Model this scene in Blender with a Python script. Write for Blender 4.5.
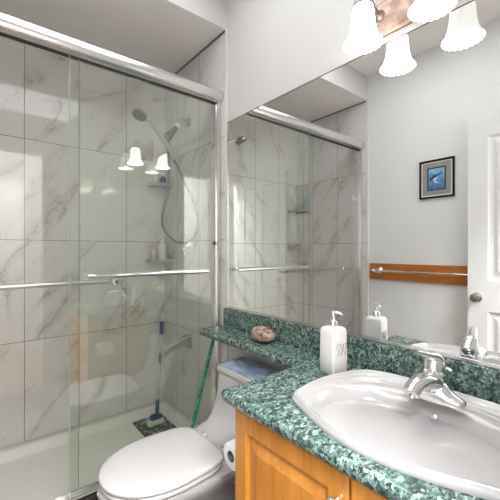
import bpy, bmesh, math, random
from mathutils import Vector, Matrix, noise
random.seed(4)
sc = bpy.context.scene
for o in list(bpy.data.objects):
    bpy.data.objects.remove(o)
PI = math.pi

# ------------------------------------------------------------ camera
cd = bpy.data.cameras.new('camera')
cam = bpy.data.objects.new('camera', cd)
sc.collection.objects.link(cam)
cam.location = (-1.16, 0.0, 1.24)
cam.rotation_euler = (PI / 2, 0, math.radians(-39.3))
cd.sensor_width = 36
cd.lens = 340 / 500 * 36
cd.clip_start = 0.02
sc.camera = cam

# ------------------------------------------------------------ world, light, exposure
w = bpy.data.worlds.new('world')
sc.world = w
w.use_nodes = True
w.node_tree.nodes['Background'].inputs[0].default_value = (1.0, 0.985, 0.965, 1)
w.node_tree.nodes['Background'].inputs[1].default_value = 1.0
sc.view_settings.view_transform = 'Standard'
sc.view_settings.look = 'None'
sc.view_settings.gamma = 1
sc.view_settings.exposure = 0.45
sc.view_settings.use_curve_mapping = False


def area(name, loc, rot, sx, sy, power, color=(1, 1, 1)):
    l = bpy.data.lights.new(name, 'AREA')
    l.shape = 'RECTANGLE'
    l.size = sx
    l.size_y = sy
    l.energy = power
    l.color = color
    o = bpy.data.objects.new(name, l)
    sc.collection.objects.link(o)
    o.location = loc
    o.rotation_euler = rot
    return o


area('hall_ceiling_light', (-0.9, -0.62, 2.70), (0, 0, 0), 1.6, 0.8, 290, (0.92, 0.965, 1.0))
area('bathroom_ceiling_fill', (-0.68, 0.95, 2.735), (0, 0, 0), 0.8, 1.0, 8.2, (0.95, 0.975, 1.0))  # added soft fill under the ceiling to lift the ambient light, not a fitted lamp

# ------------------------------------------------------------ helpers
def link(name, me, mat=None, parent=None, smooth=False, bev=0, bseg=2, angle=40):
    o = bpy.data.objects.new(name, me)
    sc.collection.objects.link(o)
    if mat is not None:
        for m in (mat if isinstance(mat, (list, tuple)) else [mat]):
            me.materials.append(m)
    if parent is not None:
        o.parent = parent
        o.matrix_parent_inverse = Matrix.Translation(parent.location).inverted()
    if smooth:
        for p in me.polygons:
            p.use_smooth = True
        try:
            me.set_sharp_from_angle(angle=math.radians(angle))
        except Exception:
            pass
    if bev:
        b = o.modifiers.new('bevel', 'BEVEL')
        b.width = bev
        b.segments = bseg
        b.limit_method = 'ANGLE'
        b.angle_limit = math.radians(35)
        for p in me.polygons:
            p.use_smooth = True
        wn = o.modifiers.new('wn', 'WEIGHTED_NORMAL')
        wn.keep_sharp = True
    return o


def obj(name, bm, mat=None, parent=None, **k):
    bmesh.ops.recalc_face_normals(bm, faces=bm.faces)
    me = bpy.data.meshes.new(name)
    bm.to_mesh(me)
    bm.free()
    return link(name, me, mat, parent, **k)


def empty(name, loc):
    o = bpy.data.objects.new(name, None)
    sc.collection.objects.link(o)
    o.location = loc
    o.empty_display_size = 0.05
    return o


def tag(o, label, cat, group=None):
    o['label'] = label
    o['category'] = cat
    if group:
        o['group'] = group
    return o


def struct(o):
    o['kind'] = 'structure'
    return o


def bx(bm, x0, x1, y0, y1, z0, z1):
    vs = [bm.verts.new((x, y, z)) for z in (z0, z1) for (x, y) in ((x0, y0), (x1, y0), (x1, y1), (x0, y1))]
    for f in ((0, 3, 2, 1), (4, 5, 6, 7), (0, 1, 5, 4), (1, 2, 6, 5), (2, 3, 7, 6), (3, 0, 4, 7)):
        bm.faces.new([vs[i] for i in f])
    return bm


def box(name, x0, x1, y0, y1, z0, z1, mat, parent=None, **k):
    return obj(name, bx(bmesh.new(), x0, x1, y0, y1, z0, z1), mat, parent, **k)


def loft(bm, rings, cap0=True, cap1=True, closed=True):
    vr = [[bm.verts.new(p) for p in r] for r in rings]
    n = len(vr[0])
    for a, b in zip(vr, vr[1:]):
        for i in range(n if closed else n - 1):
            j = (i + 1) % n
            bm.faces.new((a[i], a[j], b[j], b[i]))
    if cap0:
        bm.faces.new(list(reversed(vr[0])))
    if cap1:
        bm.faces.new(vr[-1])
    return bm


def catmull(pts, sub=8, closed=False):
    P = [Vector(p) for p in pts]
    n = len(P)
    out = []
    rng = range(n) if closed else range(n - 1)
    for i in rng:
        if closed:
            p0, p1, p2, p3 = P[(i - 1) % n], P[i], P[(i + 1) % n], P[(i + 2) % n]
        else:
            p0, p1, p2, p3 = P[max(i - 1, 0)], P[i], P[i + 1], P[min(i + 2, n - 1)]
        for s in range(sub):
            t = s / sub
            out.append(0.5 * ((2 * p1) + (-p0 + p2) * t + (2 * p0 - 5 * p1 + 4 * p2 - p3) * t * t + (-p0 + 3 * p1 - 3 * p2 + p3) * t ** 3))
    if not closed:
        out.append(P[-1])
    return out


def tube(bm, pts, r, n=12, caps=True, flat=None):
    """swept tube; r number or list; flat=(sx,sy) squashes the section"""
    P = [Vector(p) for p in pts]
    rs = r if isinstance(r, (list, tuple)) else [r] * len(P)
    t0 = (P[1] - P[0]).normalized()
    up = Vector((0, 0, 1)) if abs(t0.z) < 0.9 else Vector((0, 1, 0))
    u = t0.cross(up).normalized()
    rings = []
    for i, p in enumerate(P):
        if i == 0:
            t = P[1] - P[0]
        elif i == len(P) - 1:
            t = P[-1] - P[-2]
        else:
            t = P[i + 1] - P[i - 1]
        t.normalize()
        u = (u - t * u.dot(t)).normalized()
        v = t.cross(u)
        fx, fy = flat if flat else (1, 1)
        rings.append([p + u * (rs[i] * fx * math.cos(2 * PI * k / n)) + v * (rs[i] * fy * math.sin(2 * PI * k / n)) for k in range(n)])
    return loft(bm, rings, caps, caps)


def lathe(bm, prof, origin=(0, 0, 0), axis=(0, 0, 1), n=32, ripple=None, caps=True):
    """prof: list of (r, h) along axis"""
    ax = Vector(axis).normalized()
    up = Vector((0, 0, 1)) if abs(ax.z) < 0.9 else Vector((1, 0, 0))
    u = ax.cross(up).normalized()
    v = ax.cross(u)
    O = Vector(origin)
    rings = []
    for i, (r, h) in enumerate(prof):
        ring = []
        for k in range(n):
            a = 2 * PI * k / n
            rr, hh = r, h
            if ripple:
                rr, hh = ripple(i, a, r, h)
            ring.append(O + ax * hh + (u * math.cos(a) + v * math.sin(a)) * rr)
        rings.append(ring)
    return loft(bm, rings, caps, caps)


def rrect(x0, x1, y0, y1, r, z, n=5):
    pts = []
    for cx, cy, a0 in ((x1 - r, y1 - r, 0), (x0 + r, y1 - r, 90), (x0 + r, y0 + r, 180), (x1 - r, y0 + r, 270)):
        for k in range(n + 1):
            a = math.radians(a0 + 90 * k / n)
            pts.append(Vector((cx + r * math.cos(a), cy + r * math.sin(a), z)))
    return pts


# ------------------------------------------------------------ materials
class NT:
    def __init__(s, name):
        s.m = bpy.data.materials.new(name)
        s.m.use_nodes = True
        s.t = s.m.node_tree
        s.b = s.t.nodes['Principled BSDF']
        s.out = s.t.nodes['Material Output']

    def n(s, typ, **k):
        nd = s.t.nodes.new(typ)
        for a, v in k.items():
            setattr(nd, a, v)
        return nd

    def l(s, a, b):
        s.t.links.new(a, b)

    def math(s, op, a, b=None, c=None):
        nd = s.n('ShaderNodeMath', operation=op)
        for i, v in enumerate((a, b, c)):
            if v is None:
                continue
            if isinstance(v, (int, float)):
                nd.inputs[i].default_value = v
            else:
                s.l(v, nd.inputs[i])
        return nd.outputs[0]

    def mix(s, fac, c1, c2, blend='MIX'):
        nd = s.n('ShaderNodeMix', data_type='RGBA', blend_type=blend)
        for i, v in ((0, fac), (6, c1), (7, c2)):
            if isinstance(v, (int, float)):
                nd.inputs[i].default_value = v
            elif isinstance(v, tuple):
                nd.inputs[i].default_value = (*v, 1)
            else:
                s.l(v, nd.inputs[i])
        return nd.outputs[2]

    def ramp(s, fac, stops):
        nd = s.n('ShaderNodeValToRGB')
        e = nd.color_ramp.elements
        while len(e) < len(stops):
            e.new(0.5)
        for i, (p, c) in enumerate(stops):
            e[i].position = p
            e[i].color = (*c, 1) if isinstance(c, tuple) else (c, c, c, 1)
        s.l(fac, nd.inputs[0])
        return nd.outputs[0]

    def maprange(s, v, a, b, c=0.0, d=1.0, smooth=False):
        nd = s.n('ShaderNodeMapRange')
        if smooth:
            nd.interpolation_type = 'SMOOTHSTEP'
        s.l(v, nd.inputs[0])
        for i, x in zip((1, 2, 3, 4), (a, b, c, d)):
            nd.inputs[i].default_value = x
        return nd.outputs[0]


def srgb(r, g, b):
    f = lambda c: (c / 255 / 12.92) if c / 255 <= 0.04045 else ((c / 255 + 0.055) / 1.055) ** 2.4
    return (f(r), f(g), f(b))


def mat(name, col, rough=0.5, metal=0.0, coat=0.0, spec=0.5, noise_amt=0.0, nscale=30, bump=0.0):
    s = NT(name)
    s.b.inputs['Base Color'].default_value = (*col, 1)
    s.b.inputs['Roughness'].default_value = rough
    s.b.inputs['Metallic'].default_value = metal
    s.b.inputs['Specular IOR Level'].default_value = spec
    s.b.inputs['Coat Weight'].default_value = coat
    s.b.inputs['Coat Roughness'].default_value = 0.05
    if noise_amt or bump:
        tc = s.n('ShaderNodeTexCoord')
        nz = s.n('ShaderNodeTexNoise')
        nz.inputs['Scale'].default_value = nscale
        nz.inputs['Detail'].default_value = 5
        s.l(tc.outputs['Object'], nz.inputs['Vector'])
        if noise_amt:
            f = s.maprange(nz.outputs[0], 0.3, 0.7, 1 - noise_amt, 1 + noise_amt * 0.4)
            hs = s.n('ShaderNodeHueSaturation')
            hs.inputs['Color'].default_value = (*col, 1)
            s.l(f, hs.inputs['Value'])
            s.l(hs.outputs[0], s.b.inputs['Base Color'])
        if bump:
            bp = s.n('ShaderNodeBump')
            bp.inputs['Strength'].default_value = bump
            bp.inputs['Distance'].default_value = 0.002
            s.l(nz.outputs[0], bp.inputs['Height'])
            s.l(bp.outputs[0], s.b.inputs['Normal'])
    return s.m


def tile_mat(name, axis_u, off_u):
    """12 x 24 inch glossy marble-look tiles; axis_u 'X' or 'Y' runs horizontally"""
    s = NT(name)
    tc = s.n('ShaderNodeNewGeometry')
    sep = s.n('ShaderNodeSeparateXYZ')
    s.l(tc.outputs['Position'], sep.inputs[0])
    u = s.math('ADD', sep.outputs[0 if axis_u == 'X' else 1], off_u)
    v = s.math('SUBTRACT', sep.outputs[2], 0.69 - 0.61 * 2)
    us = s.math('DIVIDE', u, 0.305)
    vs = s.math('DIVIDE', v, 0.61)
    iu, iv = s.math('FLOOR', us), s.math('FLOOR', vs)
    fu, fv = s.math('FRACT', us), s.math('FRACT', vs)
    eu = s.math('MULTIPLY', s.math('MINIMUM', fu, s.math('SUBTRACT', 1, fu)), 0.305)
    ev = s.math('MULTIPLY', s.math('MINIMUM', fv, s.math('SUBTRACT', 1, fv)), 0.61)
    e = s.math('MINIMUM', eu, ev)
    grout = s.maprange(e, 0.0013, 0.0022, 1, 0)
    cid = s.n('ShaderNodeCombineXYZ')
    s.l(iu, cid.inputs[0]); s.l(iv, cid.inputs[1])
    cid.inputs[2].default_value = 3.0 if axis_u == 'X' else 8.0
    wn = s.n('ShaderNodeTexWhiteNoise', noise_dimensions='3D')
    s.l(cid.outputs[0], wn.inputs['Vector'])
    sc_ = s.n('ShaderNodeVectorMath', operation='SCALE')
    s.l(wn.outputs['Color'], sc_.inputs[0])
    sc_.inputs['Scale'].default_value = 9.0
    pos = s.n('ShaderNodeCombineXYZ')
    s.l(u, pos.inputs[0]); s.l(v, pos.inputs[1])
    rot = s.n('ShaderNodeMapping')
    rot.inputs['Rotation'].default_value = (0, 0, math.radians(-52 if axis_u == 'X' else 58))
    s.l(pos.outputs[0], rot.inputs[0])
    st = s.n('ShaderNodeMapping')
    st.inputs['Scale'].default_value = (1.0, 2.7, 1.0)
    s.l(rot.outputs[0], st.inputs[0])
    add = s.n('ShaderNodeVectorMath', operation='ADD')
    s.l(st.outputs[0], add.inputs[0]); s.l(sc_.outputs[0], add.inputs[1])

    def veins(scale, wid, detail, dist):
        nz = s.n('ShaderNodeTexNoise')
        nz.inputs['Scale'].default_value = scale
        nz.inputs['Detail'].default_value = detail
        nz.inputs['Roughness'].default_value = 0.5
        nz.inputs['Distortion'].default_value = dist
        s.l(add.outputs[0], nz.inputs['Vector'])
        a = s.math('ABSOLUTE', s.math('SUBTRACT', nz.outputs[0], 0.5))
        return s.maprange(a, 0.0, wid, 1, 0, True)
    v1 = veins(0.95, 0.007, 5, 0.4)
    v2 = veins(0.95, 0.055, 5, 0.4)
    v3 = veins(2.6, 0.008, 4, 0.4)
    msk = s.n('ShaderNodeTexNoise')
    msk.inputs['Scale'].default_value = 2.2
    s.l(add.outputs[0], msk.inputs['Vector'])
    mk = s.maprange(msk.outputs[0], 0.40, 0.56, 0, 1, True)
    base = srgb(219, 216, 214)
    vein = srgb(150, 144, 139)
    soft = srgb(192, 186, 180)
    c = s.mix(s.math('MULTIPLY', s.math('MULTIPLY', v2, 0.62), mk), base, soft)
    c = s.mix(s.math('MULTIPLY', s.math('MULTIPLY', v3, mk), 0.35), c, vein)
    c = s.mix(s.math('MULTIPLY', s.math('MULTIPLY', v1, mk), 0.65), c, vein)
    c = s.mix(grout, c, srgb(104, 98, 92))
    s.l(c, s.b.inputs['Base Color'])
    r = s.maprange(grout, 0, 1, 0.06, 0.6)
    s.l(r, s.b.inputs['Roughness'])
    bp = s.n('ShaderNodeBump')
    bp.inputs['Strength'].default_value = 0.4
    bp.inputs['Distance'].default_value = 0.001
    s.l(s.math('SUBTRACT', 1, grout), bp.inputs['Height'])
    s.l(bp.outputs[0], s.b.inputs['Normal'])
    return s.m


def green_stone():
    s = NT('green_laminate')
    tc = s.n('ShaderNodeNewGeometry')
    nz = s.n('ShaderNodeTexNoise')
    nz.inputs['Scale'].default_value = 45
    nz.inputs['Detail'].default_value = 3
    s.l(tc.outputs['Position'], nz.inputs['Vector'])
    sub = s.n('ShaderNodeVectorMath', operation='SCALE')
    s.l(nz.outputs['Color'], sub.inputs[0]); sub.inputs['Scale'].default_value = 0.022
    ad = s.n('ShaderNodeVectorMath', operation='ADD')
    s.l(tc.outputs['Position'], ad.inputs[0]); s.l(sub.outputs[0], ad.inputs[1])

    def vor(scale, rot, seed):
        mp = s.n('ShaderNodeMapping')
        mp.inputs['Rotation'].default_value = rot
        mp.inputs['Scale'].default_value = (1.0, 1.9, 1.3)
        mp.inputs['Location'].default_value = (seed, seed, seed)
        s.l(ad.outputs[0], mp.inputs[0])
        vo = s.n('ShaderNodeTexVoronoi')
        vo.inputs['Scale'].default_value = scale
        s.l(mp.outputs[0], vo.inputs['Vector'])
        sp = s.n('ShaderNodeSeparateColor')
        s.l(vo.outputs['Color'], sp.inputs[0])
        return sp.outputs[0], vo.outputs['Distance']
    a, da = vor(62, (0.3, 0.2, 0.7), 0)
    b, db = vor(92, (0.5, 0.9, -0.6), 4)
    c1 = s.ramp(a, [(0.0, srgb(34, 46, 44)), (0.3, srgb(60, 78, 73)), (0.55, srgb(96, 122, 114)), (0.8, srgb(122, 146, 138)), (1.0, srgb(160, 180, 172))])
    c2 = s.ramp(b, [(0.0, srgb(34, 46, 44)), (0.35, srgb(66, 88, 82)), (0.7, srgb(98, 124, 116)), (1.0, srgb(164, 184, 177))])
    nn = s.n('ShaderNodeTexNoise'); nn.inputs['Scale'].default_value = 90
    s.l(tc.outputs['Position'], nn.inputs['Vector'])
    c = s.mix(s.maprange(nn.outputs[0], 0.45, 0.55), c1, c2)
    s.l(c, s.b.inputs['Base Color'])
    s.b.inputs['Roughness'].default_value = 0.22
    return s.m


def wood(name, c_lo, c_hi, axis, scale=1.0, rough=0.35):
    s = NT(name)
    tc = s.n('ShaderNodeNewGeometry')
    mp = s.n('ShaderNodeMapping')
    sc3 = [14.0, 14.0, 14.0]
    sc3['XYZ'.index(axis)] = 1.3
    mp.inputs['Scale'].default_value = [v * scale for v in sc3]
    s.l(tc.outputs['Position'], mp.inputs[0])
    nz = s.n('ShaderNodeTexNoise')
    nz.inputs['Scale'].default_value = 2.0
    nz.inputs['Detail'].default_value = 6
    nz.inputs['Distortion'].default_value = 0.8
    s.l(mp.outputs[0], nz.inputs['Vector'])
    n2 = s.n('ShaderNodeTexNoise')
    n2.inputs['Scale'].default_value = 9.0
    s.l(mp.outputs[0], n2.inputs['Vector'])
    f = s.math('ADD', s.math('MULTIPLY', nz.outputs[0], 0.75), s.math('MULTIPLY', n2.outputs[0], 0.25))
    c = s.ramp(f, [(0.32, c_lo), (0.66, c_hi)])
    s.l(c, s.b.inputs['Base Color'])
    s.b.inputs['Roughness'].default_value = rough
    s.b.inputs['Coat Weight'].default_value = 0.3
    s.b.inputs['Coat Roughness'].default_value = 0.15
    return s.m


def glass_pane(name, tint, refl=1.0):
    s = NT(name)
    s.t.nodes.remove(s.b)
    tr = s.n('ShaderNodeBsdfTransparent'); tr.inputs[0].default_value = (*tint, 1)
    gl = s.n('ShaderNodeBsdfGlossy'); gl.inputs['Roughness'].default_value = 0.0
    gl.inputs[0].default_value = (0.97, 1.0, 0.97, 1)
    fr = s.n('ShaderNodeFresnel'); fr.inputs[0].default_value = 1.5
    geo = s.n('ShaderNodeNewGeometry')
    # Fresnel for both sides of a face: use a reflection curve of |cos|
    lw = s.n('ShaderNodeLayerWeight'); lw.inputs[0].default_value = 0.5
    f = s.math('MULTIPLY', s.math('ADD', 0.04, s.math('MULTIPLY', s.math('POWER', lw.outputs['Facing'], 5), 0.9)), refl)
    mx = s.n('ShaderNodeMixShader')
    s.l(f, mx.inputs[0]); s.l(tr.outputs[0], mx.inputs[1]); s.l(gl.outputs[0], mx.inputs[2])
    s.l(mx.outputs[0], s.out.inputs[0])
    return s.m


M = {}
M['wall'] = mat('wall_paint', srgb(212, 210, 209), 0.6, noise_amt=0.012, nscale=3, bump=0.05)
M['wall_left'] = mat('wall_paint_grey', srgb(226, 227, 225), 0.6, noise_amt=0.012, nscale=3, bump=0.05)
M['hall'] = mat('hall_paint', srgb(168, 164, 158), 0.7)
M['ceil'] = mat('ceiling_paint', srgb(244, 243, 241), 0.8, bump=0.08)
M['soffit'] = mat('soffit_paint', srgb(236, 232, 229), 0.8, bump=0.15, noise_amt=0.02, nscale=6)
M['tile_back'] = tile_mat('marble_tile_back', 'X', 0.305 * 10)
M['tile_side'] = tile_mat('marble_tile_side', 'Y', -1.63 + 0.31 * 0 + 3.05)
M['trimwhite'] = mat('white_trim', srgb(222, 214, 212), 0.35)
M['doorw'] = mat('door_paint', srgb(220, 220, 218), 0.38)
M['chrome'] = mat('chrome', (0.86, 0.86, 0.86), 0.06, 1.0)
M['steel'] = mat('dull_chrome', (0.52, 0.52, 0.51), 0.28, 1.0)
M['hose'] = mat('grey_metal_hose', (0.20, 0.20, 0.19), 0.35, 0.6)
M['satin'] = mat('satin_aluminium', (0.72, 0.71, 0.70), 0.24, 1.0)
M['nickel'] = mat('brushed_nickel', (0.40, 0.36, 0.33), 0.3, 1.0, noise_amt=0.1, nscale=60)
M['porc'] = mat('porcelain', srgb(185, 181, 180), 0.07, coat=0.4)
M['seatp'] = mat('seat_plastic', srgb(208, 203, 202), 0.12, coat=0.2)
M['pan'] = mat('acrylic_tray', srgb(228, 225, 218), 0.2)
M['green'] = green_stone()
M['wood'] = wood('maple_wood', srgb(174, 106, 34), srgb(206, 140, 62), 'Z')
M['woodh'] = wood('maple_wood_rail', srgb(184, 122, 58), srgb(218, 162, 92), 'Y')
M['oak'] = wood('oak_board', srgb(150, 84, 26), srgb(190, 116, 44), 'Y', 1.6)
M['floor'] = mat('dark_floor', srgb(46, 40, 38), 0.25, noise_amt=0.3, nscale=12)
M['hallfloor'] = wood('hall_boards', srgb(110, 80, 55), srgb(150, 112, 80), 'Y')
M['black'] = mat('black_gloss', (0.012, 0.012, 0.012), 0.25)
M['dark'] = mat('dark_rubber', (0.03, 0.03, 0.032), 0.6)
M['glass_out'] = glass_pane('outer_glass', (0.972, 0.988, 0.955), 2.2)
M['glass_in'] = glass_pane('inner_glass', (0.985, 0.985, 0.98), 0.7)
M['glass_edge'] = mat('glass_edge', srgb(160, 168, 158), 0.15)
m_ = NT('mirror_silver')
m_.b.inputs['Base Color'].default_value = (0.94, 0.95, 0.95, 1)
m_.b.inputs['Metallic'].default_value = 1
m_.b.inputs['Roughness'].default_value = 0.0
M['mirror'] = m_.m
M['white'] = mat('white_ceramic', srgb(236, 230, 226), 0.3, noise_amt=0.02)
M['whitep'] = mat('white_plastic', srgb(230, 232, 228), 0.3)
M['ink'] = mat('ink', srgb(112, 106, 106), 0.6)
M['blue'] = mat('blue_plastic', srgb(52, 72, 124), 0.35)
M['clear'] = mat('frosted_plastic', srgb(176, 186, 184), 0.15)
M['paper'] = mat('paper', srgb(240, 238, 236), 0.9, bump=0.2, nscale=120)
M['grey_rub'] = mat('grey_plastic', srgb(96, 98, 98), 0.35)


def shade_mat(name, strength):
    s = NT(name)
    s.b.inputs['Base Color'].default_value = (0.80, 0.80, 0.77, 1)
    s.b.inputs['Roughness'].default_value = 0.35
    s.b.inputs['Emission Color'].default_value = (1.0, 0.98, 0.93, 1)
    s.b.inputs['Emission Strength'].default_value = strength
    return s.m


# ------------------------------------------------------------ room shell
CE = 2.74
SH_Y0, SH_Y1 = 1.63, 2.44        # shower
XL = -1.50
struct(box('floor', XL - .1, 0.1, -0.12, 1.62, -0.06, 0.0, M['floor']))
struct(box('floor', -1.9, 0.1, -1.6, -0.12, -0.06, 0.0, M['hallfloor']))
struct(box('floor', XL - .1, 0.1, 1.62, 2.54, -0.06, 0.0, M['floor']))
struct(box('wall_right', 0.0, 0.1, -0.12, SH_Y0, 0, CE + .1, M['wall']))
struct(box('wall_shower_right', -0.008, 0.1, SH_Y0, SH_Y1, 0, 2.53, M['tile_side']))
struct(box('wall_shower_back', XL - .1, 0.1, SH_Y1, SH_Y1 + .1, 0, 2.53, M['tile_back']))
struct(box('wall_shower_left', XL - .1, XL + 0.008, SH_Y0, SH_Y1, 0, 2.53, M['tile_side']))
struct(box('wall_left', XL - .1, XL, -0.12, SH_Y0, 0, CE + .1, M['wall_left']))
struct(box('ceiling', XL - .1, 0.1, -0.12, SH_Y0 + .1, CE, CE + .1, M['ceil']))
# shower soffit (lowered ceiling) with white fascia in front
sof = bx(bmesh.new(), XL - .1, 0.1, SH_Y0, SH_Y1 + .1, 2.53, CE + .1)
so = struct(obj('ceiling_shower', sof, [M['soffit'], M['wall']]))
for p in so.data.polygons:
    if p.normal.y < -0.5:
        p.material_index = 1
# tile edge trims either side of the alcove
struct(box('trim_1', -0.0125, 0.0, SH_Y0 - 0.012, SH_Y0 + 0.006, 0, 2.53, M['trimwhite'], bev=.002))
struct(box('trim_2', XL, XL + 0.0125, SH_Y0 - 0.012, SH_Y0 + 0.006, 0, 2.53, M['trimwhite'], bev=.002))
struct(box('trim_6', -.0125, -.008, SH_Y0 + .006, SH_Y1, 2.522, 2.53, mat('grey_caulk', srgb(120, 112, 108), .8)))
struct(box('trim_7', XL + .008, XL + .0125, SH_Y0 + .006, SH_Y1, 2.522, 2.53, mat('grey_caulk', srgb(120, 112, 108), .8)))
# front wall with doorway
DX0, DX1, DH = -1.465, -0.68, 2.08
struct(box('wall_front', DX1, 0.0, -0.12, 0.0, 0, CE, M['wall']))
struct(box('wall_front', XL, DX1, -0.12, 0.0, DH, CE, M['wall']))
struct(box('wall_front', XL, DX0, -0.12, -0.0, 0, DH, M['wall']))
struct(box('trim_3', DX1, DX1 + 0.06, 0.0, 0.014, 0, DH + .06, M['trimwhite'], bev=.004))
struct(box('trim_4', DX0, DX1, 0.0, 0.014, DH, DH + .06, M['trimwhite'], bev=.004))
# hallway beyond the doorway
struct(box('wall_hall_back', -2.0, 0.2, -1.7, -1.6, 0, 2.8, M['hall']))
struct(box('wall_hall_right', 0.1, 0.2, -1.6, -0.12, 0, 2.8, M['hall']))
struct(box('ceiling_hall', -2.0, 0.2, -1.7, -0.12, 2.74, 2.84, M['ceil']))

# ------------------------------------------------------------ bathroom door (open, against left wall)
def door_leaf():
    x0, x1 = -1.462, -1.427
    y0, y1 = 0.03, 0.84
    H = 2.085
    root = empty('door_1', (x0, y0, 0.012))
    root['kind'] = 'structure'
    W = y1 - y0
    ys = [0, 0.115, W / 2 - .05, W / 2 + .05, W - 0.115, W]
    zs = [0, 0.22, 0.83, 1.03, 1.965, H - .012]
    bm = bmesh.new()
    for side, X in ((1, x1), (-1, x0)):
        for i in range(5):
            for j in range(5):
                a, b = y0 + ys[i], y0 + ys[i + 1]
                c, d = 0.012 + zs[j], 0.012 + zs[j + 1]
                if i in (1, 3) and j in (1, 3):
                    rs = []
                    for ins, dep in ((0, 0), (0.012, 0.008), (0.03, 0.009), (0.055, 0.002)):
                        xx = X - side * dep
                        rs.append([(xx, a + ins, c + ins), (xx, b - ins, c + ins), (xx, b - ins, d - ins), (xx, a + ins, d - ins)])
                    loft(bm, rs, False, True)
                else:
                    bm.faces.new([bm.verts.new(p) for p in ((X, a, c), (X, b, c), (X, b, d), (X, a, d))])
    for f in (((x0, y0, .012), (x1, y0, .012), (x1, y0, H), (x0, y0, H)), ((x0, y1, .012), (x1, y1, .012), (x1, y1, H), (x0, y1, H)),
              ((x0, y0, H), (x1, y0, H), (x1, y1, H), (x0, y1, H)), ((x0, y0, .012), (x1, y0, .012), (x1, y1, .012), (x0, y1, .012))):
        bm.faces.new([bm.verts.new(p) for p in f])
    bmesh.ops.remove_doubles(bm, verts=bm.verts, dist=1e-5)
    obj('door_panel', bm, M['doorw'], root)
    k = lathe(bmesh.new(), [(0.0, 0), (0.030, 0), (0.031, .004), (0.024, .009), (0.011, .012), (0.010, .028), (0.018, .032), (0.026, .040), (0.028, .050), (0.025, .060), (0.014, .066), (0.0, .067)],
              (x1, y1 - 0.055, 0.93), (1, 0, 0), caps=False)
    obj('door_knob', k, M['nickel'], root, smooth=True)
    lp = bx(bmesh.new(), x0 + .006, x1 - .006, y1 - .001, y1 + .0015, .90, .96)
    obj('latch_plate', lp, M['nickel'], root)
    for z in (0.25, 1.05, 1.85):
        h = lathe(bmesh.new(), [(0.006, 0), (0.006, .08)], (x1 + .004, y0 - .004, z), (0, 0, 1), n=10)
        obj('hinge', h, M['nickel'], root, smooth=True)


door_leaf()

# ------------------------------------------------------------ shower tray and curb
def shower_tray():
    x0, x1, y0, y1 = XL + .009, -.009, 1.665, SH_Y1 - .001
    def R(i, z, r=.02): return rrect(x0 + i, x1 - i, y0 + i, y1 - i, r, z)
    rings = [R(0, 0.001), R(0, .088), R(.004, .092), R(.055, .092, .03), R(.062, .088, .03), R(.075, .046, .04), R(.095, .036, .05)]
    o = obj('shower_tray', loft(bmesh.new(), rings), M['pan'], smooth=True, angle=50)
    tag(o, 'long off-white acrylic shower tray below the marble tiled alcove walls', 'shower tray')


shower_tray()
struct(box('trim_5', XL, 0, 1.60, 1.664, 0, 0.118, M['floor'], bev=.003))

dr = empty('shower_drain', (-.36, 2.06, .0362))
tag(dr, 'round chrome drain strainer in the floor of the shower tray', 'drain')
obj('flange', lathe(bmesh.new(), [(0, 0.001), (.05, .001), (.055, .003), (.05, .006), (.042, .005), (.0, .005)], (-.36, 2.06, .0362), caps=False), M['chrome'], dr, smooth=True)
for k in range(3):
    obj('slot', bx(bmesh.new(), -.395, -.325, 2.04 + .02 * k - .003, 2.04 + .02 * k + .003, .0405, .0425), M['dark'], dr)

# ------------------------------------------------------------ shower enclosure
def enclosure():
    root = empty('shower_enclosure', (XL / 2, 1.705, 0.093))
    tag(root, 'chrome shower enclosure frame with rounded header rail and wall jambs', 'shower frame')
    # header profile, swept along X
    prof = []
    for k in range(11):
        a = math.radians(-80 + 16 * k)
        prof.append((1.685 - 0.022 - .016 * math.cos(a), 2.150 + 0.033 * math.sin(a)))
    prof += [(1.72, 2.184), (1.752, 2.180), (1.752, 2.125), (1.740, 2.125), (1.740, 2.15), (1.688, 2.15), (1.688, 2.115)]
    rings = [[(x, y, z) for (y, z) in prof] for x in (XL + .009, -.009)]
    obj('header_rail', loft(bmesh.new(), rings), M['satin'], root, smooth=True, angle=35)
    bm = bmesh.new()
    bx(bm, XL + .012, -.012, 1.690, 1.738, 2.126, 2.1495)
    obj('rail_seal', bm, M['dark'], root)
    for (a, b) in ((-.036, -.009), (XL + .009, XL + .036)):
        bm = bx(bmesh.new(), a, b, 1.672, 1.742, .118, 2.12)
        obj('wall_jamb', bm, M['satin'], root, bev=.004)
        e = (a - .005, a) if a > -.5 else (b, b + .005)
        obj('jamb_strip', bx(bmesh.new(), *e, 1.69, 1.735, .12, 2.11), M['chrome'], root)
    for s in (-.043,):
        obj('bumper', bx(bmesh.new(), s - .006, s + .003, 1.688, 1.70, 1.27, 1.29), M['dark'], root)
    bm = bmesh.new()
    bx(bm, XL + .012, -.012, 1.668, 1.742, .0925, .106)
    bx(bm, XL + .012, -.012, 1.668, 1.673, .106, .126)
    bx(bm, XL + .012, -.012, 1.737, 1.742, .106, .122)
    obj('bottom_track', bm, M['satin'], root, bev=.0015)


enclosure()


def bar(root, xa, xb, y, z, ydoor, knob_both=True):
    bm = bmesh.new()
    tube(bm, [(xa, y, z), (xb, y, z)], .0108, 16)
    b = obj('towel_bar', bm, M['chrome'], root, smooth=True)
    for x in (xa + .02, xb - .02):
        s = 1 if ydoor > y else -1
        obj('bracket', lathe(bmesh.new(), [(.006, 0), (.006, abs(ydoor - y) - .006), (.013, abs(ydoor - y) - .005), (.013, abs(ydoor - y) - .0005)], (x, y, z), (0, s, 0), n=16), M['chrome'], b, smooth=True)
    return b


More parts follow.
